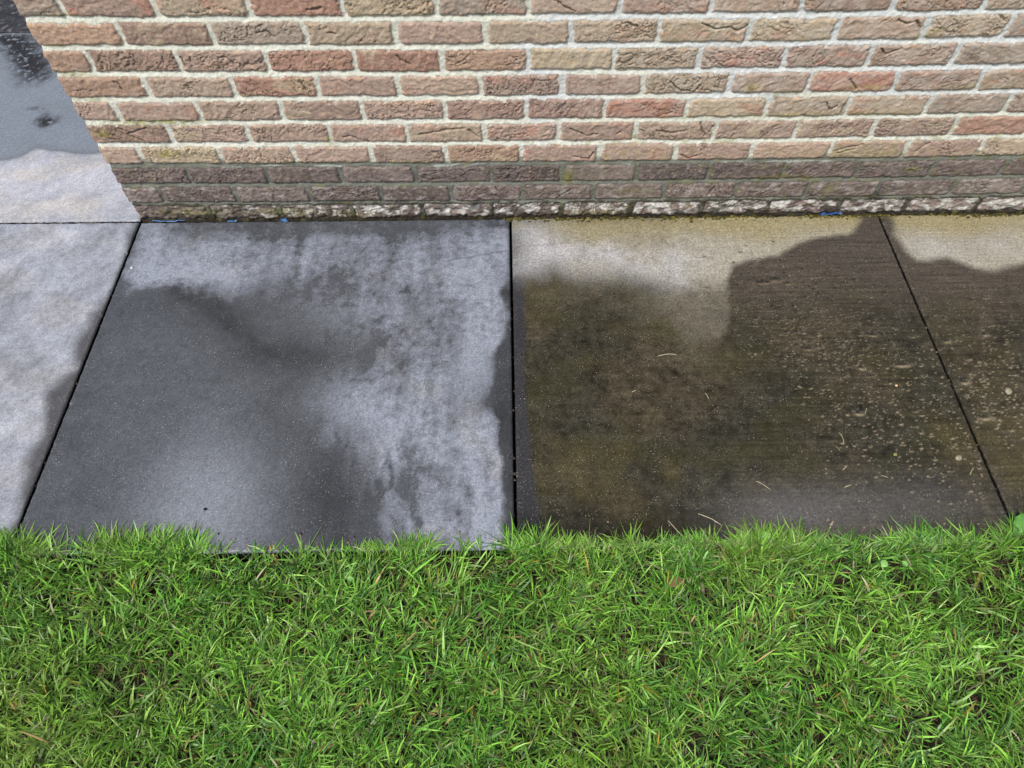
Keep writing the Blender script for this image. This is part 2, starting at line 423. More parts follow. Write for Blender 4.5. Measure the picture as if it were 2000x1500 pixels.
    # whitish lime bloom on the lowest course, and black patches at its foot
    wb = sm(-.10, .22, fbm(s*28, z*45, 4, 65)+.20*sm(.30, .6, s)-.42*sm(.36, .12, s)-.14)*(kf == 0)*m*sm(.003, .012, z)*np.where(s > 0, 1, .2)*sm(-.001, -.005, sd)
    wb = wb*(1-.9*np.clip(cr1+cr2, 0, 1))
    col = mix(col, C(.46, .45, .43)*(1+.25*fbm(s*90, z*110, 3, 66))[:, None], .93*wb)
    wb1 = sm(.22, .55, fbm(s*33, z*50, 3, 67)+.12*sm(1., 1.4, s))*(kf == 1)*m
    col = mix(col, C(.36, .34, .32), .45*wb1)
    low_dark = np.clip(sm(.017, .002, z+.009*fbm(s*35, z*30, 3, 68)), 0, 1)
    low_dark = np.maximum(low_dark, .8*sm(.12, .45, fbm(s*17, z*40, 3, 69))*(kf <= 1)*sm(.13, .02, z)*sm(-.2, .3, fbm(s*3.1, z*2, 2, 70)))
    low_dark = np.maximum(low_dark, .85*sm(.0022, .0, np.abs(z-(Z0+PIT*.5-.0085)-.0016*fbm(s*30, z, 2, 71)))*sm(-.3, .1, fbm(s*6, 0*z, 2, 72)))
    col = mix(col, C(.020, .016, .011), .92*low_dark)
    ms = np.zeros(n)
    for (a, b, rx, ry, amp) in MOSSB:
        x0, z0 = Wl(a, b); x1 = Wl(a+rx, b)[0]-x0; z1 = z0-Wl(a, b+ry)[1]
        ms = np.maximum(ms, amp*np.exp(-((s-x0)/x1)**2-((z-z0)/z1)**2))
    ms = np.clip(ms*(1.15+1.3*fbm(s*70, z*70, 3, 73)), 0, 1)
    gen = .5*sm(.12, .5, fbm(s*40, z*40, 4, 74)+.16*sm(.9, 1.5, s)-.12)*sm(.42, .22, z)*(s > 0)*(1-.5*m)
    ms = np.maximum(ms, gen)
    mc = mix(C(.30, .28, .06), C(.12, .115, .03), np.maximum(damp*.8, sm(-.2, .3, fbm(s*60, z*60, 2, 75))))
    col = mix(col, mc, .80*ms)
    h = h+.0012*ms
    rough = .92-.30*damp*(.6+.4*dn)
    return h, m, damp, col, rough

def segs(vals):
    out = [np.arange(a, b-1e-9, st) for a, b, st in vals]
    out.append(np.array([vals[-1][1]]))
    return np.concatenate(out)
sgrid = segs([(-(WALL_T+WALL_X1), -WALL_T, .016), (-WALL_T, 0, .004), (0, 2.46, .002), (2.46, WALL_X1, .006)])
zgrid = segs([(-.05, 0, .01), (0, .62, .002), (.62, WALL_H, .006)])
SS, ZZ = np.meshgrid(sgrid, zgrid, indexing='ij')
sf, zf = SS.ravel().astype(np.float64), ZZ.ravel().astype(np.float64)
H, Mk, Dm, Col, Rg = wall_field(sf, zf)
B = .010                                   # how far the arris of the corner is rounded
Hc = H*.65
X = np.where(sf >= 0, sf-Hc*np.maximum(0, 1-np.abs(sf)/B), np.where(sf > -WALL_T, -Hc, -(sf+WALL_T)))
Y = np.where(sf >= 0, -H, np.where(sf > -WALL_T, -sf-H*np.maximum(0, 1-np.abs(sf)/B)+H*np.maximum(0, 1-np.abs(sf+WALL_T)/B), WALL_T+H))
arris = np.exp(-(sf/.006)**2)*.0016
X = X+arris*.7+np.where(np.abs(sf) < .02, .0016*fbm(zf*60, zf*0, 3, 81), 0); Y = Y+arris*.7
co = np.stack([X, Y, zf], -1)
F = grid_faces(len(sgrid), len(zgrid))
fm = Mk[F].mean(1) > .5
fd = Dm[F].mean(1) > .5
wall = obj("brick_wall", None, label="brick wall with pale joints above three dark damp courses, behind the concrete paving slabs", cat="wall")
wall.empty_display_size = .2
def part(name, sel, mat, label=None):
    f = F[sel]
    used, inv = np.unique(f, return_inverse=True)
    me = mesh_np(name, co[used], inv.reshape(f.shape), mat, {'pigment': Col[used], 'rough': Rg[used]})
    o = obj(name, me, wall)
    if label: o['label'] = label
    return o
part("brickwork", fm & ~fd, M_brick)
part("damp_brickwork", fm & fd, M_brick, "dark damp lower courses, the lowest one whitened with lime bloom")
part("mortar", ~fm & ~fd, M_mortar)
part("damp_mortar", ~fm & fd, M_mortar, "grey green damp mortar of the lower courses")
def box_mesh(name, x0, x1, y0, y1, z0, z1, mat):
    v = [(x, y, z) for x in (x0, x1) for y in (y0, y1) for z in (z0, z1)]
    f = [(0, 1, 3, 2), (4, 6, 7, 5), (0, 4, 5, 1), (2, 3, 7, 6), (0, 2, 6, 4), (1, 5, 7, 3)]
    me = bpy.data.meshes.new(name); me.from_pydata(v, [], f); me.materials.append(mat); return me
M_cop = noise_mat("coping_stone", (.22, .21, .19), (.34, .32, .28), 30, dist=.003)
cp = box_mesh("coping", -.03, WALL_X1+.03, -.03, WALL_T+.03, WALL_H-.006, WALL_H+.05, M_cop)
obj("coping", cp, wall)

# ------------------------------------------------------------------ paving slabs
def PG(pts): return [G(*p) for p in pts]
def blob(X, Y, px, py, rx, ry):
    x0, y0 = G(px, py); x1 = G(px+rx, py)[0]-x0; y1 = y0-G(px, py+ry)[1]
    return np.exp(-((X-x0)/x1)**2-((Y-y0)/y1)**2)
def warp(X, Y, a=.014, f=9, seed=100):
    return X+a*fbm(X*f, Y*f, 4, seed), Y+a*fbm(X*f, Y*f, 4, seed+5)

P1 = PG([(265, 432), (240, 520), (215, 572), (190, 610), (165, 640), (150, 670), (140, 722), (98, 762), (90, 800), (80, 860), (50, 905), (35, 1000), (10, 1075), (-500, 1075), (-500, 432)])
P0 = PG([(-700, 330), (0, 314), (20, 312), (50, 302), (70, 289), (87, 292), (100, 297), (140, 299), (165, 301), (182, 301), (205, 297), (300, 296), (300, 440), (-700, 440)])
P2 = PG([(268, 425), (1003, 425), (990, 540), (977, 576), (992, 615), (972, 681), (953, 752), (929, 787), (936, 806), (955, 802), (970, 824), (974, 884), (978, 972), (984, 1100),
         (770, 1100), (745, 1040), (735, 990), (705, 930), (690, 865), (640, 835), (606, 790), (650, 740), (700, 690), (640, 640), (560, 590), (520, 562), (450, 580), (396, 564), (347, 551), (325, 557), (281, 568), (246, 566)])
P3 = PG([(990, 420), (1679, 415), (1682, 432), (1668, 452), (1655, 459), (1592, 463), (1552, 480), (1524, 501), (1460, 509), (1428, 521), (1421, 550), (1425, 590), (1421, 640), (1398, 664), (1360, 650), (1320, 610),
         (1260, 570), (1216, 550), (1119, 546), (1084, 533), (1040, 543), (1003, 535)])
P4 = PG([(1742, 405), (1745, 428), (1752, 440), (1752, 460), (1768, 490), (1790, 508), (1815, 508), (1850, 503), (1880, 514), (1905, 525), (1950, 527), (1985, 517), (2040, 512), (2600, 512), (2600, 395)])
PCLEAN = PG([(990, 440), (1008, 540), (1022, 545), (1026, 629), (1024, 708), (1029, 796), (1040, 906), (1049, 981), (1065, 1100), (990, 1100)])

EXTRA = {}
def look(i, X, Y):
    Xw, Yw = warp(X, Y)
    fine = fbm(X*60, Y*60, 4, 111)
    cloud = fbm(X*7, Y*7, 4, 112)
    mott = fbm(X*24, Y*24, 4, 113)
    grit = fbm(X*170, Y*170, 2, 114)
    if i == 2:
        sd = sdpoly(Xw, Yw, P2)
        near = sm(.10, .0, np.abs(X-.97))
        soft = (.014+.045*sm(.22, .42, X))*(1-near)+.007
        cell = fbm(X*48, Y*48, 3, 152); vein = fbm(X*30+2*cloud, Y*6, 3, 153)
        d = sm(soft, -soft*1.3, sd+.035*(mott*.8+cloud+.5*fine)*(1-near)+.006*fine)
        amp = .68+.26*mott+.28*cloud+.20*fine+.08*grit+.40*np.minimum(cell, .08)
        amp -= .50*sm(-.15, .45, vein)*sm(-.55, -.75, Y)*sm(.40, .55, X)*sm(.92, .80, X)
        amp += .30*blob(X, Y, 290, 535, 60, 28)+.30*blob(X, Y, 420, 540, 110, 24)+.25*blob(X, Y, 320, 500, 80, 40)
        amp += .30*sm(.80, .95, X)+.15*sm(.72, .98, X)*sm(-.3, -.9, Y)
        amp += .32*blob(X, Y, 720, 800, 60, 70)+.24*blob(X, Y, 790, 870, 90, 60)
        amp -= .40*blob(X, Y, 650, 560, 90, 45)+.48*blob(X, Y, 660, 690, 100, 60)+.26*blob(X, Y, 790, 640, 130, 90)+.25*blob(X, Y, 560, 600, 90, 50)+.25*blob(X, Y, 840, 980, 70, 60)
        amp -= .60*sm(-.095, -.03, Y+.03*fbm(X*5, Y*8, 3, 115))*sm(.02, .16, X)
        st = fbm(X*22, Y*4, 3, 116)                       # drying streaks run along the brush marks
        amp += .34*fbm(X*26, Y*3, 3, 156)*sm(.2, .4, X)
        low = sm(-.62, -.78, Y)*sm(.45, .6, X)*sm(.93, .88, X)
        amp += low*(.9*fbm(X*13+Y*4, Y*7, 3, 117)-.10)
        amp -= .5*np.exp(-(dline(Xw, Yw, PG([(860, 508), (1000, 487), (1160, 464)]))/.0028)**2)
        amp -= .16*np.exp(-(dline(Xw, Yw, PG([(505, 470), (600, 480), (800, 470), (985, 478)]))/.004)**2)
        dry = np.clip(d*np.clip(amp, .08, 1.15), 0, 1.1)
        drc = mix(C(.194, .215, .268), C(.212, .224, .258), sm(.1, .6, fbm(X*6, Y*6, 3, 118)+.4*blob(X, Y, 430, 540, 150, 30)-.1))
        wet = C(.050, .0550, .0655)*(1+.22*cloud+.12*mott+.10*fine+2.1*blob(X, Y, 385, 1010, 130, 190)+.25*blob(X, Y, 300, 740, 100, 120)+.2*fbm(X*3, Y*3, 2, 119))[..., None]  # sky sheen towards the lawn painted into the wet colour
        wet = wet*(1-.46*np.exp(-(dline(X+2.4*(Xw-X), Y+2.4*(Yw-Y), PG([(345, 557), (400, 592), (450, 632), (510, 685), (600, 700)]))/.036)**2)*np.clip(.8+.7*mott, 0, 1.3))[..., None]*((1-.36*blob(X, Y, 640, 980, 80, 120))*(1-.35*sm(.93, .97, X)))[..., None]
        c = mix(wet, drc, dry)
        rough = mix(.36+.06*mott, .85, np.clip(dry*1.6, 0, 1))
        h = .0003*mott
    elif i == 1:
        sd = sdpoly(Xw, Yw, P1)
        d = sm(.018, -.022, sd)
        a = X*.5+Y*.86; b = -X*.86+Y*.5
        st = fbm(a*5, b*16, 4, 120)
        amp = .84+.32*st+.26*cloud+.20*mott+.12*fine-.30*blob(X, Y, 60, 600, 140, 45)+.2*blob(X, Y, 50, 600, 60, 20)
        dry = np.clip(d*np.clip(amp, .2, 1.15), 0, 1.15)
        drc = mix(C(.264, .284, .338), C(.300, .312, .350), sm(-.2, .4, fbm(X*5, Y*9, 3, 121)))
        c = mix(C(.060, .061, .068)*(1+.2*mott)[..., None], drc, dry)
        rough = mix(.4, .85, np.clip(dry*1.6, 0, 1)); h = .0003*mott
    elif i == 0:
        sd = sdpoly(X+.5*(Xw-X), Y+.5*(Yw-Y), P0)
        d = sm(.006, -.010, sd)
        a = X*.8+Y*.6; b = -X*.6+Y*.8
        st = fbm(a*6, b*17, 4, 122)
        amp = .92+.36*st+.22*cloud+.20*mott+.12*fine-.42*sm(-.08, -.0, sd)*(.75+.5*st)
        amp -= .30*blob(X, Y, 150, 385, 60, 16)+.25*blob(X, Y, 30, 400, 40, 12)
        dry = np.clip(d*np.clip(amp, .22, 1.2), 0, 1.2)
        drc = mix(C(.330, .340, .390), C(.355, .345, .355), sm(-.2, .4, fbm(X*5, Y*9, 3, 123)))
        film = C(.140, .162, .198)*(1+.10*cloud)[..., None]              # water film, the sky's reflection put into its pale colour
        ring = np.abs(sd)
        film = mix(film, C(.09, .09, .095), .45*sm(.030, .0, ring)*sm(.0, .004, sd))
        ddk = sdpoly(X+1.6*(Xw-X), Y+1.6*(Yw-Y), PG([(-200, 62), (62, 62), (85, 84), (97, 105), (102, 128), (90, 150), (72, 160), (42, 160), (26, 142), (15, 112), (0, 96), (-60, 90), (-200, 120)]))
        dk = sm(.05, -.05, ddk+.03*mott)
        dk = np.maximum(dk, sm(.25, .8, np.clip(.95*blob(X, Y, 92, 235, 27, 17)+.55*blob(X, Y, 65, 212, 24, 7)-.35*blob(X, Y, 99, 228, 10, 8), 0, 1)+.3*mott*blob(X, Y, 85, 228, 50, 40)))
        dk = dk*np.clip(1-1.0*sm(.25, .5, fbm(X*70, Y*70, 3, 124)), 0, 1)
        EXTRA['dk'] = dk
        film = mix(film, C(.018, .018, .022), dk)  # dark reflections in the water painted as near-black colour
        c = mix(film, drc, dry)
        rough = mix(.22+.20*dk, .85, np.clip(dry*1.6, 0, 1)); h = .0002*mott+.0011*dk*fbm(X*55, Y*55, 3, 125)
    elif i == 5:
        c = C(.022, .022, .027)*(1+.5*cloud+.4*mott)[..., None]
        c = mix(c, C(.20, .20, .22), .5*sm(.2, .5, fbm(X*40, Y*40, 4, 126)))
        rough = .35+0*X; h = .0010*fbm(X*55, Y*55, 3, 127)
    else:
        P = P3 if i == 3 else P4
        sd = sdpoly(X+.5*(Xw-X), Y+.5*(Yw-Y), P)
        left = sm(1.55, 1.40, X)
        if i == 3:
            soft = .011+.052*left
            d = sm(soft, -soft*1.2, sd+(.040*cloud+.022*mott+.010*fine)*left)
            lobe = sm(-.20, -.30, Y)
            amp = 1-.74*lobe+.26*mott*left+.30*cloud*left+.10*fine
        else:
            d = sm(.015, -.019, sd+.01*cloud); amp = 1+.12*mott+.12*cloud
        dry = np.clip(d*np.clip(amp, .2, 1.2), 0, 1.15)
        drc = mix(C(.256, .240, .196), C(.252, .248, .236), sm(-.2, .3, cloud)*left)
        drc = mix(drc, C(.265, .268, .290), sm(.25, .0, X-1.0)*sm(-.02, -.07, Y)*(i == 3))
        drc = mix(drc, C(.315, .312, .325), np.clip((.75*blob(X, Y, 1085, 485, 95, 38)+.6*blob(X, Y, 1265, 500, 140, 34)+.5*blob(X, Y, 1850, 480, 160, 30))*(.8+.8*cloud), 0, 1))
        yl = sm(-.13, -.02, Y+.035*fbm(X*5, Y*9, 3, 130))*sm(.02, .22, X-1)
        drc = mix(drc, C(.218, .188, .098), .85*yl)
        drc = mix(drc, C(.18, .15, .05), .55*sm(.1, .5, fbm(X*30, Y*30, 3, 131))*sm(-.035, -.005, Y+.01*mott))
        wet = mix(C(.0280, .0262, .0190), C(.042, .0350, .0235), sm(-.35, .35, fbm(X*3.4, Y*3.4, 3, 132)))
        wet = wet*(1+.45*mott+.42*fine+.25*fbm(X*14, Y*40, 3, 154)-.20*sm(.05, .5, fbm(X*8+3, Y*10, 4, 157)))[..., None]
        ol = np.clip(.9*blob(X, Y, 1130, 930, 70, 55)+.35*blob(X, Y, 1070, 580, 60, 40)+.5*blob(X, Y, 1225, 880, 22, 25)+.6*blob(X, Y, 1310, 920, 22, 30)+.5*blob(X, Y, 1060, 880, 25, 30)
                     + .35*blob(X, Y, 1250, 640, 60, 30)+.8*blob(X, Y, 1860, 870, 45, 45)+1.0*blob(X, Y, 1985, 870, 60, 75)+.4*blob(X, Y, 1240, 1000, 60, 40), 0, 1)
        ol = np.clip(ol*(.75+.9*fbm(X*22, Y*12, 4, 133)), 0, 1)
        wet = mix(wet, C(.034, .0315, .0150), .6*sm(-.1, .5, fbm(X*6, Y*9, 4, 151)))
        wet = mix(wet, C(.076, .063, .024), .70*ol)
        pk = sm(1.32, 1.55, X)*sm(-.45, -.18, Y)
        wet = mix(wet, C(.066, .056, .048), .75*pk)
        br = fbm(X*5, Y*150, 3, 134)*(.35+.65*sm(1.35, 1.55, X))                  # brush marks of the casting
        wet = wet*(1+.40*br)[..., None]
        gz = sm(.45, -.3, Y+1.05+.08*cloud)*sm(1.15, 1.35, X)
        wet = mix(wet, C(.070, .068, .067), np.clip(.95*blob(X, Y, 1545, 1000, 130, 50)+.55*blob(X, Y, 1780, 985, 160, 55), 0, 1))  # grey sheen of the sky painted into the wet colour
        if i == 3:
            ce = sm(.004, -.004, sdpoly(X+.3*(Xw-X), Y+.3*(Yw-Y), PCLEAN))
            wet = mix(wet, C(.029, .029, .033)*(1+.15*mott)[..., None], ce)
            wet = wet*(1-.60*sm(-.82, -.92, Y)*sm(1.5, 1.3, X))[..., None]
            wet = mix(wet, C(.105, .098, .072), .40*sm(1.0, .0, sd/.15)*np.clip(.7+1.2*fbm(X*13, Y*13, 4, 155), 0, 1.3)*left*sm(-.22, -.30, Y)*(1-ce))
        c = mix(wet, drc, dry)
        c = mix(c, C(.07, .07, .065), .3*np.exp(-(dline(Xw, Yw, PG([(1000, 487), (1160, 464)]))/.0024)**2)) if i == 3 else c
        rough = mix(.42+.08*mott+.12*sm(.3, .1, X-1)*0, .85, np.clip(dry*1.6, 0, 1))
        h = .0003*mott+.0006*br
    c = c*(1+(.36 if i in (3, 4) else .26)*grit+.12*fine)[..., None]
    return np.clip(c, .004, .9), np.clip(rough, .15, .95), h

def make_slab(i, x0, x1, y0, y1, label, step=.0024):
    gap = .0030; th = .05; bv = .0036
    x0 += gap; x1 -= gap; y0 += gap; y1 -= gap
    xs = np.linspace(x0, x1, int((x1-x0)/step)+1); ys = np.linspace(y0, y1, int((y1-y0)/step)+1)
    Xg, Yg = np.meshgrid(xs, ys, indexing='ij')
    c, r, h = look(i, Xg, Yg)
    Z = h.copy()
    e = np.minimum(np.minimum(Xg-x0, x1-Xg), np.minimum(Yg-y0, y1-Yg))
    e = e+.0016*fbm(Xg*70, Yg*70, 3, 140)-.006*sm(.45, .75, fbm(Xg*38, Yg*38, 3, 142))
    Z -= .0045*np.clip(1-e/bv, 0, 1)**2
    if i in (3, 4):                       # blown pits in the worn surface
        pr = np.random.default_rng(40+i)
        pits = []
        n = 1050 if i == 3 else 560
        for _ in range(n):
            t = pr.random()
            if i == 3:
                u = 1480+t*400+pr.normal(0, 55+50*t); v = 560+t*330+pr.normal(0, 42+45*t)
            else:
                u = 1880+pr.normal(0, 70)+90*pr.random(); v = 600+230*t+pr.normal(0, 35)
            pits.append((u, v, pr.uniform(.0011, .0034)*(1.35 if pr.random() < .12 else .9), pr.uniform(.5, 1.5), .35+.65*t))
        if i == 3:
            pits += [(1515, 545, .010, 2.2, .3), (1540, 552, .008, 1.6, .4), (1490, 550, .009, 2.2, .3), (1655, 552, .006, 1.6, .3), (1705, 653, .007, 1.8, .5), (1738, 665, .006, .7, .2), (1682, 717, .008, 1.2, .5),
                     (1762, 712, .007, 2.6, .9), (1580, 680, .007, 2.4, .4), (1600, 676, .006, 1.6, .4), (1677, 806, .007, 1.4, .9), (1655, 808, .005, .8, .9), (1590, 563, .005, 1.4, .3), (1558, 562, .005, 1.4, .3)]
            for _ in range(130):
                pits.append((pr.normal(1560, 75), pr.normal(545, 32), pr.uniform(.0014, .0040), pr.uniform(.8, 2.6), .15))
            for _ in range(120):
                pits.append((pr.normal(1600, 60), pr.normal(660, 32), pr.uniform(.0014, .0036), pr.uniform(.8, 2.4), .35))
        else:
            pits += [(1900, 585, .006, 1.2, .3), (1925, 580, .006, 2, .4), (1845, 620, .006, 1.0, .2), (1885, 745, .008, 1.5, .7), (1925, 815, .007, 2, .9), (1850, 666, .006, 1.5, .8), (1925, 653, .006, 1.2, .8)]
        for (u, v, rad, el, br) in pits:
            px, py = G(u, v)
            if not (x0+.01 < px < x1-.01 and y0+.01 < py < y1-.01): continue
            i0, i1 = np.searchsorted(xs, [px-rad*3*el, px+rad*3*el]); j0, j1 = np.searchsorted(ys, [py-rad*3, py+rad*3])
            if i1 <= i0 or j1 <= j0: continue
            xx = Xg[i0:i1, j0:j1]; yy = Yg[i0:i1, j0:j1]
            q = ((xx-px)/(rad*el))**2+((yy-py)/rad)**2
            q = q*np.clip(1+.9*fbm(xx*210, yy*210, 2, 141), .25, 3)
            k = np.exp(-q*q*q*.8)
            Z[i0:i1, j0:j1] -= min(.0045, rad*.75)*k
            lit = np.exp(-(((xx-px)/(rad*el*.9))**2+((yy-py+rad*.45)/(rad*.7))**2))  # lit near side of the pit, painted into the pigment below
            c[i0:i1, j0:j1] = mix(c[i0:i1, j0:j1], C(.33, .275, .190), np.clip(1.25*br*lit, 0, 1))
            dkp = np.exp(-(((xx-px)/(rad*el))**2+((yy-py-rad*.5)/(rad*.7))**2))  # shaded far side of the pit, painted dark
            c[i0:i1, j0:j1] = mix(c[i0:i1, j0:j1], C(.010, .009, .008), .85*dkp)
            r[i0:i1, j0:j1] = np.maximum(r[i0:i1, j0:j1], .8*k)
    gl = {2: .36, 3: .14, 4: .20, 1: .35, 0: .60, 5: .12}[i]+0*Xg
    if i == 0: gl = gl*(1-.9*EXTRA['dk'])
    if i == 3: gl = gl+.34*sm(-.72, -.88, Yg)*sm(1.30, 1.48, Xg)*(1-.6*sm(1.75, 1.95, Xg))
    gl = gl*(1-.5*sm(.55, .85, r))
    r = np.maximum(r, .9*np.clip(1-e/bv, 0, 1))
    nx, ny = Xg.shape
    idx = np.arange(nx*ny).reshape(nx, ny)
    v = np.stack([Xg, Yg, Z], -1).reshape(-1, 3)
    loop = np.concatenate([idx[:, 0], idx[-1, 1:], idx[-2::-1, -1], idx[0, -2:0:-1]])
    n0 = len(v)
    nl = len(loop); ar = np.arange(nl); ar1 = np.roll(ar, -1)
    rim = v[loop].copy(); rim[:, 2] -= .0006; sk = v[loop].copy(); sk[:, 2] = -th
    f2 = np.concatenate([np.stack([loop, n0+ar, n0+ar1, np.roll(loop, -1)], -1), np.stack([n0+ar, n0+nl+ar, n0+nl+ar1, n0+ar1], -1)])
    sk = np.concatenate([rim, sk])
    dark = np.full((2*nl, 3), .010)
    me = mesh_np("paving_slab", np.concatenate([v, sk]), np.concatenate([grid_faces(nx, ny), f2]), M_slab,
                 {'pigment': np.concatenate([c.reshape(-1, 3), dark]), 'gloss': np.concatenate([gl.ravel(), np.full(2*nl, .1)]), 'rough': np.concatenate([r.ravel(), np.full(2*nl, .9)])})
    return obj("paving_slab", me, label=label, cat="paving slab", group="square concrete paving slabs laid around the wall")
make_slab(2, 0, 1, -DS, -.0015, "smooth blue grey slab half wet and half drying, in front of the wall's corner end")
make_slab(3, 1, 2, -DS, -.0015, "unwashed dark slab with beige dry top edge, one cleaned strip and a diagonal belt of pits", .0018)
make_slab(4, 2, 3, -DS, -.0015, "mossy brown slab cut off by the picture's right edge, pitted, dry beige along the wall")
make_slab(1, -1, 0, -DS, 0, "pale streaky dry slab with a dark wet margin along one joint, beside the lawn")
make_slab(0, -1, 0, 0, DS, "slab beside the wall's end, pale at the front, glossy with water behind", .003)
make_slab(5, -1, 0, DS, 2*DS, "dark wet slab in the top corner, farthest one past the wall's end", .006)

# ------------------------------------------------------------------ grass
def build_grass():
    gr = np.random.default_rng(3)
    def tufts(n, x0, x1, y0, y1): return np.stack([gr.uniform(x0, x1, n), gr.uniform(y0, y1, n)], -1)
    A = tufts(int(2.9*.56*4000), -.45, 2.45, -1.48, -DS-.004)
    Bz = tufts(int(4.6*.8*1300), -1.3, 3.3, -2.25, -1.48)
    Cz = np.concatenate([tufts(int(.85*.55*1100), -1.3, -.45, -1.48, -DS-.004), tufts(int(.85*.55*1100), 2.45, 3.3, -1.48, -DS-.004)])
    Ed = tufts(1150, -.45, 2.45, -DS-.022, -DS+.002)
    T = np.concatenate([A, Bz, Cz, Ed])
    nA = len(A)
    # bare patches
    bare = fbm(T[:, 0]*22, T[:, 1]*22, 3, 201)
    keep = gr.random(len(T)) < np.clip(1.25-1.5*sm(.10, .55, bare), .10, 1)
    for (u, v, rad) in [(1640, 1125, .055), (1660, 1165, .03), (1860, 1135, .03), (850, 1180, .02), (1560, 1210, .02), (700, 1290, .02), (520, 1180, .018), (1130, 1210, .02)]:
        g = G(u, v); d2 = (T[:, 0]-g[0])**2+(T[:, 1]-g[1])**2
        keep &= gr.random(len(T)) > .50*np.exp(-d2/rad**2)
    edgeflag = np.zeros(len(T), bool); edgeflag[-len(Ed):] = True
    keep |= False
    # the slab edge shows through thin spots
    ex = T[:, 0]
    thin = sm(.0, .45, fbm(ex*5, ex*0+3, 3, 202)+.55*np.exp(-((ex-G(600, 1075)[0])/.12)**2)+.25*np.exp(-((ex-G(430, 1075)[0])/.05)**2))
    keep &= ~(edgeflag & (gr.random(len(T)) < thin*.95))
    T = T[keep]; edgeflag = edgeflag[keep]
    EPX = [-300, 0, 200, 450, 520, 680, 750, 900, 985, 1050, 1110, 1160, 1250, 1350, 1420, 1480, 1600, 1650, 1700, 1800, 1880, 2000, 2300]
    EOV = [.05, .056, .054, .042, .006, .000, .024, .036, .056, .050, .022, .016, .030, .024, .020, .042, .044, .022, .020, .034, .026, .045, .04]
    eov = .62*np.interp(T[:, 0], [G(p, 1070)[0] for p in EPX], EOV)*np.clip(1+1.1*fbm(T[:, 0]*32, T[:, 0]*0, 2, 206), .15, 2)
    T[:, 1] = np.where(edgeflag, np.minimum(T[:, 1]+.30*eov, -DS+.012), T[:, 1])
    onslab = edgeflag & (T[:, 1] > -DS)
    nb = gr.integers(8, 19, len(T))
    nb = np.where(edgeflag, np.maximum(2, (nb*np.clip(eov/.020, .12, 1.2)).astype(int)), nb)
    ti = np.repeat(np.arange(len(T)), nb)
    n = len(ti)
    ang0 = gr.uniform(0, 2*math.pi, n)
    rr = np.sqrt(gr.random(n))*.013
    bx = T[ti, 0]+np.cos(ang0)*rr; by = T[ti, 1]+np.sin(ang0)*rr*1.0
    ed = edgeflag[ti]
    by = np.minimum(by, np.where(ed, -DS+.012, -DS-.001))
    # lay of the sward: every tuft fans out, with a slow common lean
    flow = math.pi*2.2*fbm(T[:, 0]*2.3, T[:, 1]*2.3, 2, 203)+.6
    fl = flow[ti]
    lean = np.stack([np.cos(ang0)+.75*np.cos(fl), np.sin(ang0)+.75*np.sin(fl)], -1)
    head = np.arctan2(lean[:, 1], lean[:, 0])+gr.normal(0, .75, n)
    head = np.where(ed, math.pi/2+gr.normal(0, 1.15, n), head)
    Ln = np.clip(gr.normal(.0345, .012, n), .013, .080)*(.72+.5*gr.random(len(T)))[ti]
    big = gr.random(n) < .12
    Ln = np.where(ed, np.clip((.022+1.25*eov[ti])*gr.uniform(.45, 1.25, n), .012, .075), Ln); Ln = np.where(big & ~ed, Ln*1.35, Ln)
    wd = np.clip(gr.normal(.0024, .0008, n), .0010, .0050)
    wd = np.where(big, wd*1.35, wd)
    inc0 = np.clip(gr.normal(.80, .28, n), .1, 1.4)
    inc0 = np.where(ed, np.clip(gr.normal(.70, .40, n), .05, 1.45), inc0)
    bend = np.clip(gr.normal(.50, .35, n), -.1, 1.5)
    K = 5
    t = np.linspace(0, 1, K)
    P = np.zeros((n, K, 3), np.float32)
    P[:, 0, 0] = bx; P[:, 0, 1] = by; P[:, 0, 2] = -.030+gr.uniform(0, .006, n)
    turn = gr.normal(0, .35, n)
    for k in range(1, K):
        inc = inc0+bend*(t[k]**1.3)
        hd = head+turn*t[k]
        st = Ln/(K-1)
        P[:, k, 0] = P[:, k-1, 0]+st*np.sin(inc)*np.cos(hd)
        P[:, k, 1] = P[:, k-1, 1]+st*np.sin(inc)*np.sin(hd)
        P[:, k, 2] = P[:, k-1, 2]+st*np.cos(inc)
    # blades lie on the slab / soil instead of going through
    over = P[:, :, 1] > -DS+.001
    P[:, :, 2] = np.where(over, np.maximum(P[:, :, 2], .002), np.maximum(P[:, :, 2], -.031))
    tw = gr.normal(0, .55, n)
    side = np.stack([-np.sin(head)*np.cos(tw), np.cos(head)*np.cos(tw), np.sin(tw)], -1)
    prof = np.array([.75, 1.0, .95, .66, .06])
    off = side[:, None, :]*(wd[:, None]*prof[None, :]*.5)[..., None]
    V = np.stack([P-off, P+off], 2).reshape(-1, 3)            # n,K,2
    base = np.arange(n)[:, None]*(2*K)
    q = []
    for k in range(K-1):
        q.append(np.stack([base[:, 0]+2*k, base[:, 0]+2*k+1, base[:, 0]+2*k+3, base[:, 0]+2*k+2], -1))
    Fq = np.concatenate(q)
    # pigment: blade colours
    hue = gr.random(n)
    tcol = (fbm(T[:, 0]*4, T[:, 1]*4, 3, 204)+.5*gr.normal(0, .35, len(T)))[ti]
    g1 = C(.104, .295, .030); g2 = C(.232, .485, .058); g3 = C(.040, .150, .035); g4 = C(.275, .425, .110)
    col = mix(np.broadcast_to(g1, (n, 3)), np.broadcast_to(g2, (n, 3)), sm(-.6, .8, tcol+gr.normal(0, .45, n)))
    col = mix(col, np.broadcast_to(g3, (n, 3)), .75*(hue < .22))
    col = mix(col, np.broadcast_to(g4, (n, 3)), .70*(hue > .84))
    yl = sm(.1, .5, fbm(T[:, 0]*3+4, T[:, 1]*3, 3, 205))[ti]
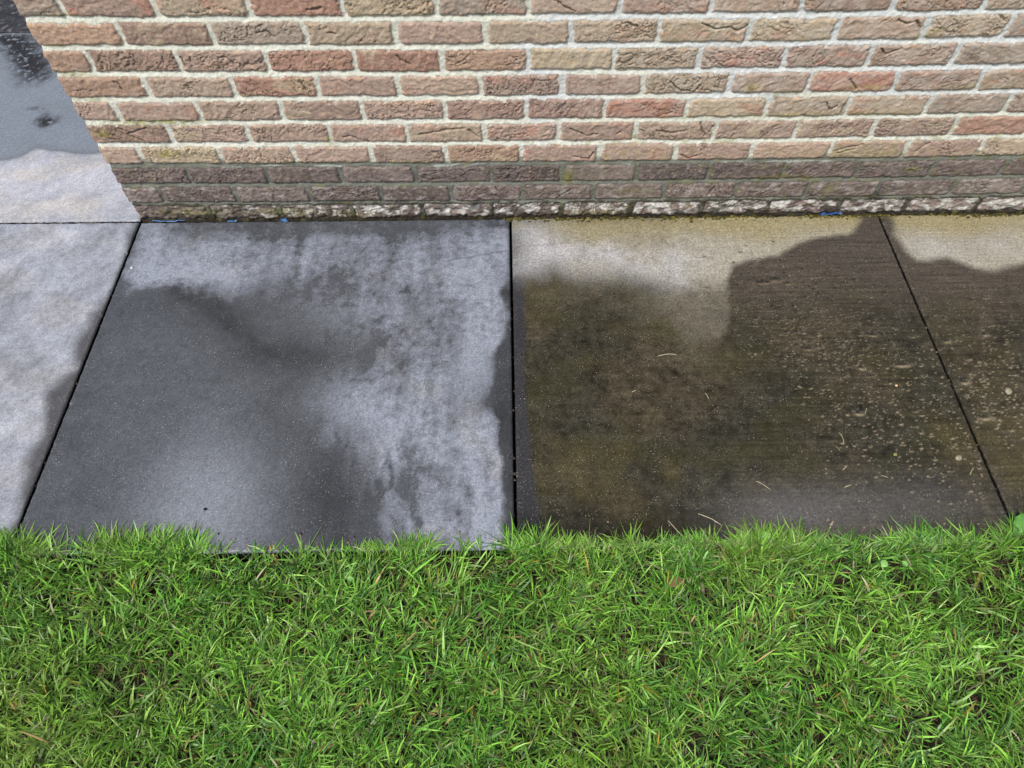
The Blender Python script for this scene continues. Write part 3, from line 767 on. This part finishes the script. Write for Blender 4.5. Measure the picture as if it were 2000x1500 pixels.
    leftyel = sm(.55, .1, bx)*sm(-1.0, -1.25, by)+sm(1.75, 2.0, bx)*sm(-1.1, -1.3, by)
    col = mix(col, np.broadcast_to(C(.24, .33, .045), (n, 3)), np.clip(.25*yl+.35*leftyel, 0, .6))
    dead = gr.random(n)
    col = np.where(((dead < .022) & ~ed)[:, None], C(.30, .205, .085)*(.6+.7*gr.random(n))[:, None], col)
    col = np.where(((dead > .05) & (dead < .062) & ~ed)[:, None], C(.36, .27, .04), col)
    col = np.where(((dead > .075) & (dead < .088))[:, None], C(.36, .33, .22), col)
    col = col*(.50+.95*gr.random(n)**1.2)[:, None]
    cv = np.repeat(col[:, None, :], K, 1)
    cv[:, 0] = mix(cv[:, 0], np.broadcast_to(C(.075, .070, .035), (n, 3)), .75)         # shade low in the turf put into the root colour
    cv[:, 1] = mix(cv[:, 1], np.broadcast_to(C(.06, .075, .025), (n, 3)), .45)
    tip = gr.random(n) < .16
    cv[:, -1] = np.where(tip[:, None], C(.34, .28, .14), cv[:, -1])
    cv = np.repeat(cv[:, :, None, :], 2, 2).reshape(-1, 3)
    me = mesh_np("grass", V, Fq, M_grass, {'pigment': cv})
    o = obj("grass", me, kind='stuff', label="short matted green lawn grass with a few yellow blades along the slabs", cat="grass")
    print("blades", n)
    # brown thatch under the blades
    m = 9000
    x = gr.uniform(-.5, 2.5, m); y = gr.uniform(-1.5, -DS-.006, m); a = gr.uniform(0, math.pi, m)
    l = gr.uniform(.008, .035, m); ww = gr.uniform(.0006, .0016, m); z = gr.uniform(-.032, -.018, m)
    dx = np.cos(a)*l/2; dy = np.sin(a)*l/2; ox = -np.sin(a)*ww/2; oy = np.cos(a)*ww/2
    y = np.minimum(y, -DS-.003-np.abs(dy)-.001)
    dz = gr.normal(0, .003, m)
    V = np.stack([np.stack([x-dx-ox, y-dy-oy, z-dz], -1), np.stack([x+dx-ox, y+dy-oy, z+dz], -1),
                  np.stack([x+dx+ox, y+dy+oy, z+dz], -1), np.stack([x-dx+ox, y-dy+oy, z-dz], -1)], 1).reshape(-1, 3)
    Fq = np.arange(4*m).reshape(m, 4)
    cc = np.repeat(mix(np.broadcast_to(C(.06, .040, .022), (m, 3)), np.broadcast_to(C(.22, .15, .08), (m, 3)), gr.random(m)**2), 4, 0)
    me = mesh_np("thatch", V, Fq, M_grass, {'pigment': cc})
    obj("dead_grass", me, kind='stuff', label="brown dead grass litter between the green blades on the soil", cat="dead grass")
build_grass()

# ------------------------------------------------------------------ moss along the foot of the wall
def blob_template(nu=7, nv=4):
    v = []
    for j in range(nv):
        ph = (j/(nv-1))*math.pi*.5
        for i in range(nu):
            th = 2*math.pi*i/nu
            v.append((math.cos(th)*math.cos(ph), math.sin(th)*math.cos(ph), math.sin(ph)))
    f = [(j*nu+i, j*nu+(i+1) % nu, (j+1)*nu+(i+1) % nu, (j+1)*nu+i) for j in range(nv-1) for i in range(nu)]
    return np.array(v, np.float32), np.array(f, np.int32)
def build_moss():
    mr = np.random.default_rng(8)
    tv, tf = blob_template()
    Vs, Fs, Cs = [], [], []
    n0 = 0
    for _ in range(800):
        x = mr.uniform(.98, 2.45)
        if fbm(np.array([x*6.]), np.array([2.]), 3, 301)[0] < -.35+.5*mr.random()-.2: continue
        y = -abs(mr.normal(.003, .006)); r = mr.uniform(.0012, .0042)
        s = np.array([r*mr.uniform(.8, 1.7), r, r*mr.uniform(.4, .9)])
        v = tv*s*(1+.25*mr.standard_normal((len(tv), 1)))
        v = v+np.array([x, y-.003, -.0004])
        Vs.append(v); Fs.append(tf+n0); n0 += len(tv)
        c = C(.17, .145, .04)*(1-mr.random()*.6) if mr.random() < .32 else C(.055, .05, .018)
        Cs.append(np.tile(c, (len(tv), 1)))
    M_moss = attr_mat("moss", rough=.95, spec=.1, grain=.4, grain_scale=500, bump=.6, bump_scale=600)
    me = mesh_np("moss", np.concatenate(Vs), np.concatenate(Fs), M_moss, {'pigment': np.concatenate(Cs)})
    obj("moss", me, kind='stuff', label="yellow green moss crumbs in the gap between wall and unwashed slabs", cat="moss")
build_moss()

# ------------------------------------------------------------------ small loose things
def ribbon(name, pts, widths, mat, label, cat, group=None, thick=.0006, loc_z=0.0):
    """a bent strip with thickness lying along pts (x, y, z)"""
    P = np.array(pts, float); n = len(P)
    c = P.mean(0); c[2] = 0
    T = np.gradient(P, axis=0); T /= np.linalg.norm(T, axis=1)[:, None]+1e-9
    Sd = np.cross(T, [0, 0, 1]); Sd /= np.linalg.norm(Sd, axis=1)[:, None]+1e-9
    Nn = np.cross(Sd, T)
    v = []
    for k in range(n):
        a = Sd[k]*widths[k]/2; b = Nn[k]*thick/2
        v += [P[k]-a-b, P[k]-b*1.8, P[k]+a-b, P[k]+a+b, P[k]+b*.2, P[k]-a+b]
    f = []
    for k in range(n-1):
        for j in range(6):
            f.append((k*6+j, k*6+(j+1) % 6, (k+1)*6+(j+1) % 6, (k+1)*6+j))
    v = np.array(v)-c
    f += [(0, 1, 4, 5), (1, 2, 3, 4)] + [((n-1)*6+5, (n-1)*6+4, (n-1)*6+1, (n-1)*6), ((n-1)*6+4, (n-1)*6+3, (n-1)*6+2, (n-1)*6+1)]
    me = mesh_np(name, v, np.array(f), mat)
    return obj(name, me, None, label, cat, group, loc=tuple(c))
def clip_curve(px, z=.0025, w=.0016, n=9):
    pts = [G(*p) for p in px]
    t = np.linspace(0, len(pts)-1, n)
    xs = np.interp(t, range(len(pts)), [p[0] for p in pts]); ys = np.interp(t, range(len(pts)), [p[1] for p in pts])
    for _ in range(2):
        xs[1:-1] = (xs[:-2]+2*xs[1:-1]+xs[2:])/4; ys[1:-1] = (ys[:-2]+2*ys[1:-1]+ys[2:])/4
    zz = z+.0015*np.sin(np.linspace(0, math.pi, n))
    ww = w*np.interp(np.linspace(0, 1, n), [0, .3, .8, 1], [.8, 1, .8, .25])
    return np.stack([xs, ys, zz], -1), ww
CLIPS = [
 ([(1284, 697), (1297, 694), (1310, 693), (1321, 694)], .0026, 's', "pale curved grass clipping alone in the middle of the unwashed slab"),
 ([(1234, 767), (1242, 764)], .0022, 's', "tiny pale clipping a hand below the curved one on the unwashed slab"),
 ([(1377, 769), (1384, 781)], .0016, 's', "thin short straw leaning diagonally in the slab's brown middle"),
 ([(1476, 941), (1485, 945), (1505, 958)], .0018, 's', "long thin forked straw near the lawn on the unwashed slab"),
 ([(1557, 755), (1566, 760)], .0022, 'g', "greenish clipping just outside the pitted belt"),
 ([(1638, 846), (1646, 857), (1647, 871), (1641, 868)], .0015, 'g', "hooked greenish clipping left of the pits near the lawn"),
 ([(1632, 873), (1640, 882)], .0015, 'g', "short straight clipping under the hooked greenish one"),
 ([(1645, 919), (1653, 912)], .0018, 's', "pale clipping pointing up to the right above the slab's grey sheen"),
 ([(1648, 953), (1662, 948)], .0022, 's', "pale thick clipping on the grey sheen close to the lawn edge"),
 ([(1720, 930), (1734, 934)], .0016, 's', "pale thin clipping beside the brush marks below the pits"),
 ([(1893, 929), (1896, 920), (1901, 914)], .0020, 'g', "curled green clipping next to the right joint below the big pebble"),
 ([(1692, 798), (1688, 810)], .0014, 's', "thin upright straw beside the largest pit"),
 ([(1363, 1004), (1390, 1015), (1410, 1028)], .0022, 's', "dry bent stalk reaching from the lawn over the slab"),
 ([(1305, 1018), (1320, 1036), (1334, 1050)], .0016, 's', "thin straight dry stalk leaning out of the lawn"),
]
for px, wd, k, lab in CLIPS:
    P, W = clip_curve(px, w=wd*.8)
    ribbon("grass_clipping", P, W, M_straw if k == 's' else M_greenclip, lab, "grass clipping", "grass clippings lying on the unwashed slab")

def pebble(px, rx, ry, rz, mat, label, seed, rot=0., name="pebble", cat="pebble"):
    pr = np.random.default_rng(seed)
    nu, nv = 14, 8
    v = []
    for j in range(nv):
        ph = -math.pi/2+math.pi*j/(nv-1)
        for i in range(nu):
            th = 2*math.pi*i/nu
            v.append((math.cos(th)*math.cos(ph), math.sin(th)*math.cos(ph), math.sin(ph)))
    v = np.array(v)
    k = 1+.25*fbm(v[:, 0]*1.6+seed, v[:, 1]*1.6+v[:, 2], 3, seed)
    k[:nu] = k[0]; k[-nu:] = k[-1]
    v = v*k[:, None]*np.array([rx, ry, rz])
    c, s = math.cos(rot), math.sin(rot)
    v = np.stack([v[:, 0]*c-v[:, 1]*s, v[:, 0]*s+v[:, 1]*c, v[:, 2]], -1)
    v[:, 2] -= v[:, 2].min()
    f = [(j*nu+i, j*nu+(i+1) % nu, (j+1)*nu+(i+1) % nu, (j+1)*nu+i) for j in range(nv-1) for i in range(nu)]
    me = mesh_np(name, v, np.array(f), mat)
    g = G(*px)
    return obj(name, me, None, label, cat, "small pebbles lying on the paving" if name == "pebble" else None, loc=(g[0], g[1], -.0004))
pebble((1870, 896), .0078, .0062, .0045, M_pebble, "oval pale pebble at the lower end of the pitted belt", 5, .5)
pebble((1967, 766), .0088, .0080, .0050, M_pebble, "largest pale pebble, on the slab cut by the picture edge", 6, 1.1)
pebble((1747, 889), .0042, .0038, .0028, noise_mat("mossy_pebble", (.16, .16, .05), (.27, .25, .10), 200, dist=.001), "tiny olive green pebble among the pits", 7)
pebble((1750, 754), .0032, .0030, .0024, noise_mat("orange_grit", (.50, .30, .17), (.62, .42, .28), 200, dist=.001), "tiny orange pebble above the other pits", 8)
pebble((258, 524), .0034, .0030, .0022, noise_mat("white_grit", (.6, .6, .6), (.75, .75, .74), 200, dist=.001), "tiny white pebble on the blue grey slab near its far joint corner", 9)
pebble((401, 995), .0036, .0030, .0022, noise_mat("dark_grit", (.012, .012, .012), (.03, .03, .03), 200, dist=.001), "tiny black pebble on the wet blue grey slab near the lawn", 10)

# crumbs of soil and grit along the lawn edge and in the joints
def build_crumbs():
    cr = np.random.default_rng(77)
    tv, tf = blob_template(6, 4)
    Vs, Fs, Cs = [], [], []
    n0 = 0
    pos = []
    for _ in range(620):
        x = cr.uniform(-.5, 2.5)
        pos.append((x, -DS+.004+abs(cr.normal(0, .018)), -.0006, cr.uniform(.0006, .0022)))
    for _ in range(45):
        j = cr.choice([0., 1., 2.]); pos.append((j+cr.normal(0, .0018), cr.uniform(-DS, -.005), -.006, cr.uniform(.0012, .0026)))
    for _ in range(60):
        pos.append((cr.uniform(-.5, -.01), cr.normal(0, .0016), -.006, cr.uniform(.0012, .0026)))
    for _ in range(260):
        pos.append((1.04+abs(cr.normal(0, .5)), cr.uniform(-DS, -.03), -.0005, cr.uniform(.0005, .0013)))
    for x, y, z, rd in pos:
        v = tv*rd*np.array([cr.uniform(.7, 1.6), cr.uniform(.7, 1.3), cr.uniform(.5, 1.)])*(1+.3*cr.standard_normal((len(tv), 1)))+np.array([x, y, z])
        Vs.append(v); Fs.append(tf+n0); n0 += len(tv)
        k = cr.random()
        c = C(.020, .015, .010) if k < .5 else C(.075, .055, .035) if k < .8 else C(.22, .19, .13)
        Cs.append(np.tile(c, (len(tv), 1)))
    M = attr_mat("soil_grit", rough=.95, spec=.15, grain=.3, grain_scale=600, bump=.4, bump_scale=700)
    me = mesh_np("soil_crumbs", np.concatenate(Vs), np.concatenate(Fs), M, {'pigment': np.concatenate(Cs)})
    obj("soil_crumbs", me, kind='stuff', label="brown soil crumbs and grit along the lawn edge and in the joints", cat="soil crumbs")
build_crumbs()

# blue plastic remnants under the wall
def blue_strip(px, w, mat, label, wav=.0015, name="plastic_scrap"):
    pts = [G(*p) for p in px]; n = 16
    t = np.linspace(0, len(pts)-1, n)
    xs = np.interp(t, range(len(pts)), [p[0] for p in pts]); ys = np.interp(t, range(len(pts)), [p[1] for p in pts])
    rr = np.random.default_rng(int(px[0][0]))
    P = np.stack([xs, ys+rr.normal(0, wav*.5, n), w*.4+np.abs(rr.normal(0, .0012, n))], -1)
    return ribbon(name, P, w*(.6+.8*rr.random(n)), mat, label, "plastic scrap", "blue plastic scraps at the foot of the wall")
blue_strip([(297, 432), (330, 433), (362, 431)], .0022, M_blue, "long thin blue plastic strip under the wall near its corner")
blue_strip([(446, 433), (462, 432.5)], .0034, M_blue, "short blue plastic shred between the long strip and the blue starburst")
blue_strip([(1601, 418.5), (1620, 419), (1642, 417)], .0075, M_darkblue, "crumpled dirty dark blue scrap at the wall's foot over the unwashed slab", .004)
def starburst():
    g = G(555, 431)
    v = []; f = []
    rr = np.random.default_rng(4)
    for a in np.linspace(-.1, math.pi+.1, 7):
        l = rr.uniform(.007, .012); w_ = .0012
        d = np.array([math.cos(a), .25*math.sin(a), .75*math.sin(a)+.1]); sd = np.array([-math.sin(a), .2, math.cos(a)])*w_
        b0 = len(v); th = np.array([0, -.0005, 0])
        for k in (0, .5, 1):
            wk = [1, 1.1, .35][[0, .5, 1].index(k)]
            p = d*l*k
            v += [p-sd*wk, p+sd*wk, p+sd*wk+th, p-sd*wk+th]
        for k in range(2):
            for j in range(4):
                f.append((b0+k*4+j, b0+k*4+(j+1) % 4, b0+(k+1)*4+(j+1) % 4, b0+(k+1)*4+j))
        f.append((b0+8, b0+9, b0+10, b0+11))
    me = mesh_np("plastic_scrap", np.array(v), np.array(f), M_blue, smooth=False)
    obj("plastic_scrap", me, None, "bright blue frayed starburst of plastic at the wall's foot", "plastic scrap", "blue plastic scraps at the foot of the wall", loc=(g[0], g[1]-.003, .002))
starburst()

# broad leaves in the lawn
def leaf(name, px, z, size, aspect, heading, tilt, mat, label, cat, lobed=0., group=None, seed=0):
    n, m = 12, 5
    rr = np.random.default_rng(seed)
    v = []
    for i in range(n):
        t = i/(n-1)
        w_ = math.sin(math.pi*min(1, t*.93+.05))**.75*aspect*.5*(1+lobed*math.sin(t*22))
        for j in range(m):
            s = (j/(m-1))*2-1
            v.append((t, s*w_, .10*math.sin(math.pi*t)+.16*abs(s)*w_+.02*rr.normal()))
    v = np.array(v)*size
    top = v.copy(); bot = v.copy(); bot[:, 2] -= .0005
    idx = lambda i, j, o=0: o+i*m+j
    f = []
    for i in range(n-1):
        for j in range(m-1):
            f.append((idx(i, j), idx(i+1, j), idx(i+1, j+1), idx(i, j+1)))
            o = n*m
            f.append((idx(i, j, o), idx(i, j+1, o), idx(i+1, j+1, o), idx(i+1, j, o)))
    for i in range(n-1):
        for j in (0, m-1):
            f.append((idx(i, j), idx(i, j, n*m), idx(i+1, j, n*m), idx(i+1, j)))
    vv = np.concatenate([top, bot])
    me = mesh_np(name, vv, np.array(f), mat)
    g = G(px[0], px[1], z)
    o = obj(name, me, None, label, cat, group, loc=(g[0], g[1], z))
    o.rotation_euler = (0, -tilt, heading)
    return o
leaf("weed_leaf", (1984, 1046), .006, .050, .60, 1.0, .22, M_leaf, "big green broad weed leaf where the right joint meets the lawn", "leaf", .10, seed=1)
leaf("clover_leaf", (1490, 1050), .001, .017, .85, .4, .35, M_paleleaf, "round pale clover leaf at the lawn edge below the dry stalk", "leaf", 0, "small round clover leaves in the lawn", 2)
leaf("clover_leaf", (1722, 1106), .006, .015, .95, .7, .2, M_paleleaf, "pale clover leaf above the dark bare patch in the lawn", "leaf", 0, "small round clover leaves in the lawn", 3)
leaf("clover_leaf", (1772, 1106), .006, .013, .95, 2.3, .2, M_paleleaf, "smaller pale clover leaf right beside the one above the bare patch", "leaf", 0, "small round clover leaves in the lawn", 4)
leaf("clover_leaf", (690, 1132), .006, .013, .9, 2.9, .1, M_paleleaf, "yellowish round clover leaf in the lawn below the blue grey slab", "leaf", 0, "small round clover leaves in the lawn", 5)
leaf("dead_leaf", (1305, 1142), -.012, .034, .62, .25, .1, M_brownleaf, "brown dead leaf half sunk in the lawn below the unwashed slab", "leaf", .05, seed=6)

# grass seed head
def seed_head():
    x, y = G(1607, 1052)
    root = obj("seed_stalk", None, None, "thin pale grass stalk with a white seed head standing at the lawn edge", "grass stalk", loc=(x, y, -.02))
    tx, ty = .001, .012
    n = 10; v = []; f = []
    for k in range(n):
        t = k/(n-1); c = np.array([tx*t+.002*math.sin(t*3), ty*t*t, .075*t]); r = .0009*(1-.4*t)
        for j in range(5):
            a = 2*math.pi*j/5; v.append(c+np.array([r*math.cos(a), r*math.sin(a), 0]))
    for k in range(n-1):
        for j in range(5): f.append((k*5+j, k*5+(j+1) % 5, (k+1)*5+(j+1) % 5, (k+1)*5+j))
    obj("stem", mesh_np("stem", np.array(v), np.array(f), M_greenclip), root)
    tv, tf = blob_template(6, 4); V = []; Fc = []; n0 = 0
    rr = np.random.default_rng(2)
    for k in range(9):
        t = .80+.22*k/8
        c = np.array([tx*t+rr.normal(0, .0016), ty*t*t+rr.normal(0, .0012), .075*t])
        V.append(tv*np.array([.0013, .0010, .0034])+c); Fc.append(tf+n0); n0 += len(tv)
        V.append(tv*np.array([.0013, .0010, -.0020])+c); Fc.append(tf+n0); n0 += len(tv)
    obj("seed_head", mesh_np("seed_head", np.concatenate(V), np.concatenate(Fc), M_straw), root)
seed_head()
